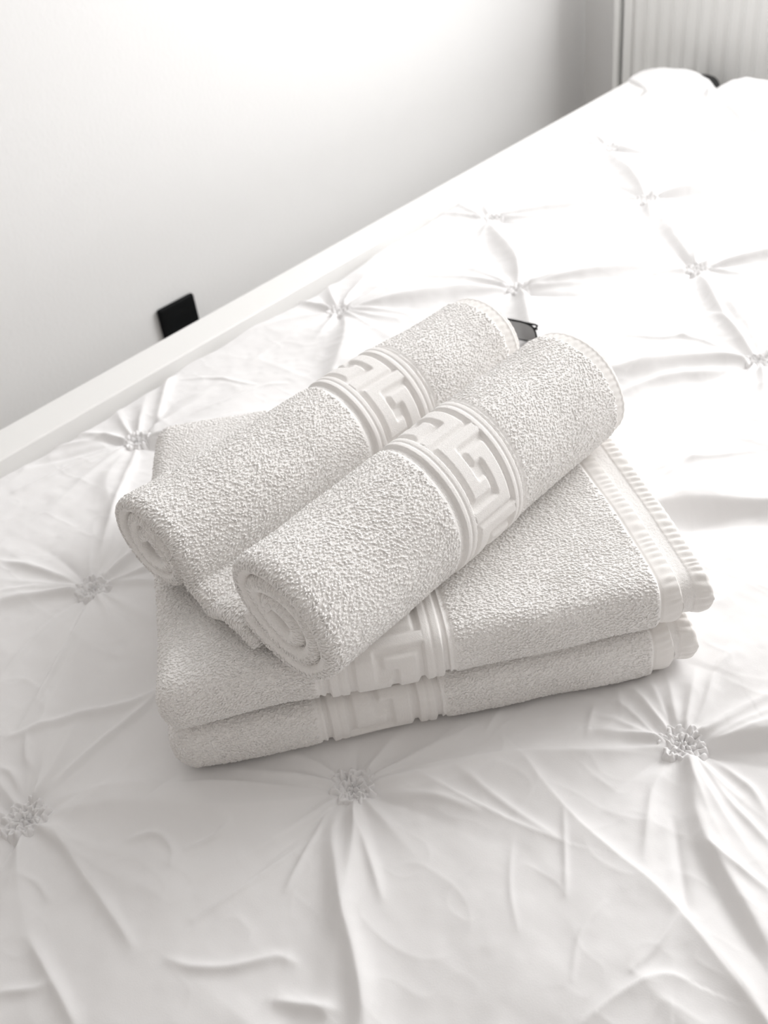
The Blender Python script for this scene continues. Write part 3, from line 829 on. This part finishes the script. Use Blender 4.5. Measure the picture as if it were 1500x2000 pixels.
    Vf = P2.reshape(-1, 3)
    link('terry_body', submesh('terry_body', Vf, F[~isb]), M['terry'], root)
    link('greek_key_border', submesh('greek_key_border', Vf, F[isb]), M['border'], root)
    q_end = lq[int(np.argmax(kind == 2))]
    def keep(a, c):
        x = np.interp(a, lq, xq)
        outer_ = a < lq[int(np.argmax(kind == 1))]
        ac = (x - (bx0 + bskew*(c/per)))/wb
        ob = ~outer_ | (ac < -0.06) | (ac > 1.06)
        rimq = (a >= lq[int(np.argmax(kind == 1))])
        deep = c > per*1.0 + (0.05 if tail is not None else 0)
        scl = np.where(rimq, np.where(deep, 0.25, 0.7), 1.0)
        return scl*(ob & ~(a > lq[int(np.argmax(kind == 1))]+0.55*h*1.57) & ~(outer_ & (x > L-0.004)) & ~(outer_ & (x > 0.03) & (c > s_out+0.02)))
    lp = loop_pile('terry_pile', np.swapaxes(P, 0, 1), np.swapaxes(N, 0, 1), lq[:int(np.argmax(kind == 2))+12], sv, keep, seed)
    tag(link('terry_pile', lp, M['terry'], root), kind='stuff')
    # hems at the far end: two plies, each a thin folded strip
    for q, (x0, x1, off, th) in enumerate(((L-0.012, L+0.013, h/2-0.0042, 0.005), (L-0.006, L+0.022, h/2-0.0105, 0.005))):
        xo = np.arange(x0, x1-0.002, 0.0009); an = np.linspace(0, np.pi, 12)
        xh = np.r_[xo, x1-0.0025+0.0025*np.sin(an), xo[::-1][::4]]
        oh = np.r_[np.full(len(xo), th/2), th/2*np.cos(an), np.full(len(xo[::-1][::4]), -th/2)]
        P = place(xh, oh, off); N = grid_normals(P)
        if (N[:, 5]*nv[:, 0]).sum(-1).mean() < 0: N = -N
        XX = xh[None, :].repeat(len(sv), 0); SS = sv[:, None].repeat(len(xh), 1)
        ribs = 0.0010*(np.sin(SS/0.0062*2*math.pi + 2*fbm(SS/0.03, SS*0, 2, seed))*0.5+0.5)*np.exp(-((XX-x1+0.007)/0.0055)**2)
        ridge = 0.0010*np.exp(-((XX-x1+0.002)/0.0018)**2)
        P2 = P + N*(ribs+ridge)[..., None]
        link('stitched_hem', submesh('stitched_hem', P2.reshape(-1, 3), grid_faces(len(sv), len(xh)).reshape(-1, 4)), M['hem'], root)
    return root

rolled_towel('white rolled hand towel with loose flap, nearer the wall', (0.180, 0.002, 0.1460), (0.592, -0.022, 0.1440), 0.0490, 0.0425, math.radians(28), 0.0120,
             172, 2.55, 0.0135, [(-0.117, -0.0400), (-0.096, -0.0300), (-0.079, -0.0275), (-0.063, -0.0345), (-0.0535, -0.0250)], 0.208, 0.292, 0.010, 12, key_off=0.019)
rolled_towel('white rolled hand towel in front, nearest the camera', (0.177, -0.144, 0.1515), (0.558, -0.151, 0.1495), 0.0605, 0.0465, math.radians(38), 0.0140,
             292, 2.95, 0.0152, None, 0.135, 0.217, 0.045, 23, key_off=0.056)

# ================================================================ sunglasses lying behind the towels
gm = bpy.data.materials.new('smoked_lens'); gm.use_nodes = True
p = gm.node_tree.nodes['Principled BSDF']
p.inputs['Base Color'].default_value = (0.12, 0.12, 0.12, 1); p.inputs['Roughness'].default_value = 0.15
p.inputs['Transmission Weight'].default_value = 0.35; p.inputs['IOR'].default_value = 1.3
M['lens'] = gm
gl = tag(empty('sunglasses', (0.86, 0.14, BZ)), 'grey-lensed black sunglasses lying on the duvet behind the rolled towels', 'sunglasses')
GO = np.array([0.830, 0.058, BZ+height_at(0.832, 0.07)-0.004]); GD = np.array([-0.10, 0.995, 0.0]); GD /= np.linalg.norm(GD); GN = np.array([0.93, 0.10, 0.35]); GN -= GD*(GN@GD); GN /= np.linalg.norm(GN); GU = np.cross(GN, GD); GU = GU if GU[2] > 0 else -GU
def lens_outline(c, w_, h_, n=48):
    out = []
    for k in range(n):
        a = 2*math.pi*k/n; e = 0.62
        out.append((c + w_*math.copysign(abs(math.cos(a))**e, math.cos(a)), h_ + h_*math.copysign(abs(math.sin(a))**e, math.sin(a))))
    return out
def gpt(a, h_, d): return GO + GD*a + GU*h_ + GN*d
for c in (0.027, 0.095):
    ol = lens_outline(c, 0.026, 0.0175)
    b = BM(); b.tube([gpt(a, h_, 0) for a, h_ in ol+ol[:1]], 0.0013, 8); b.build('rim', M['black'], gl, smooth=True)
    b = BM(); k = len(ol)
    b.add([gpt(a, h_, -0.0006) for a, h_ in ol]+[gpt(a, h_, 0.0006) for a, h_ in ol], [tuple(range(k)), tuple(reversed(range(k, 2*k)))]+[(q, (q+1) % k, k+(q+1) % k, k+q) for q in range(k)])
    b.build('lens', M['lens'], gl)
b = BM(); b.tube([gpt(0.053+0.016*t, 0.024+0.003*math.sin(math.pi*t), 0) for t in np.linspace(0, 1, 8)], 0.0014, 8); b.build('bridge', M['black'], gl, smooth=True)
for a0_, sg_, dd in ((0.0, 1, 0.006), (0.122, -1, 0.009)):
    b = BM(); b.tube([gpt(a0_, 0.026, 0), gpt(a0_, 0.026, dd)]+[gpt(a0_+sg_*0.118*t, 0.026-0.012*t*t, dd+0.001) for t in np.linspace(0.03, 1, 10)], 0.0014, 8); b.build('temple', M['black'], gl, smooth=True)
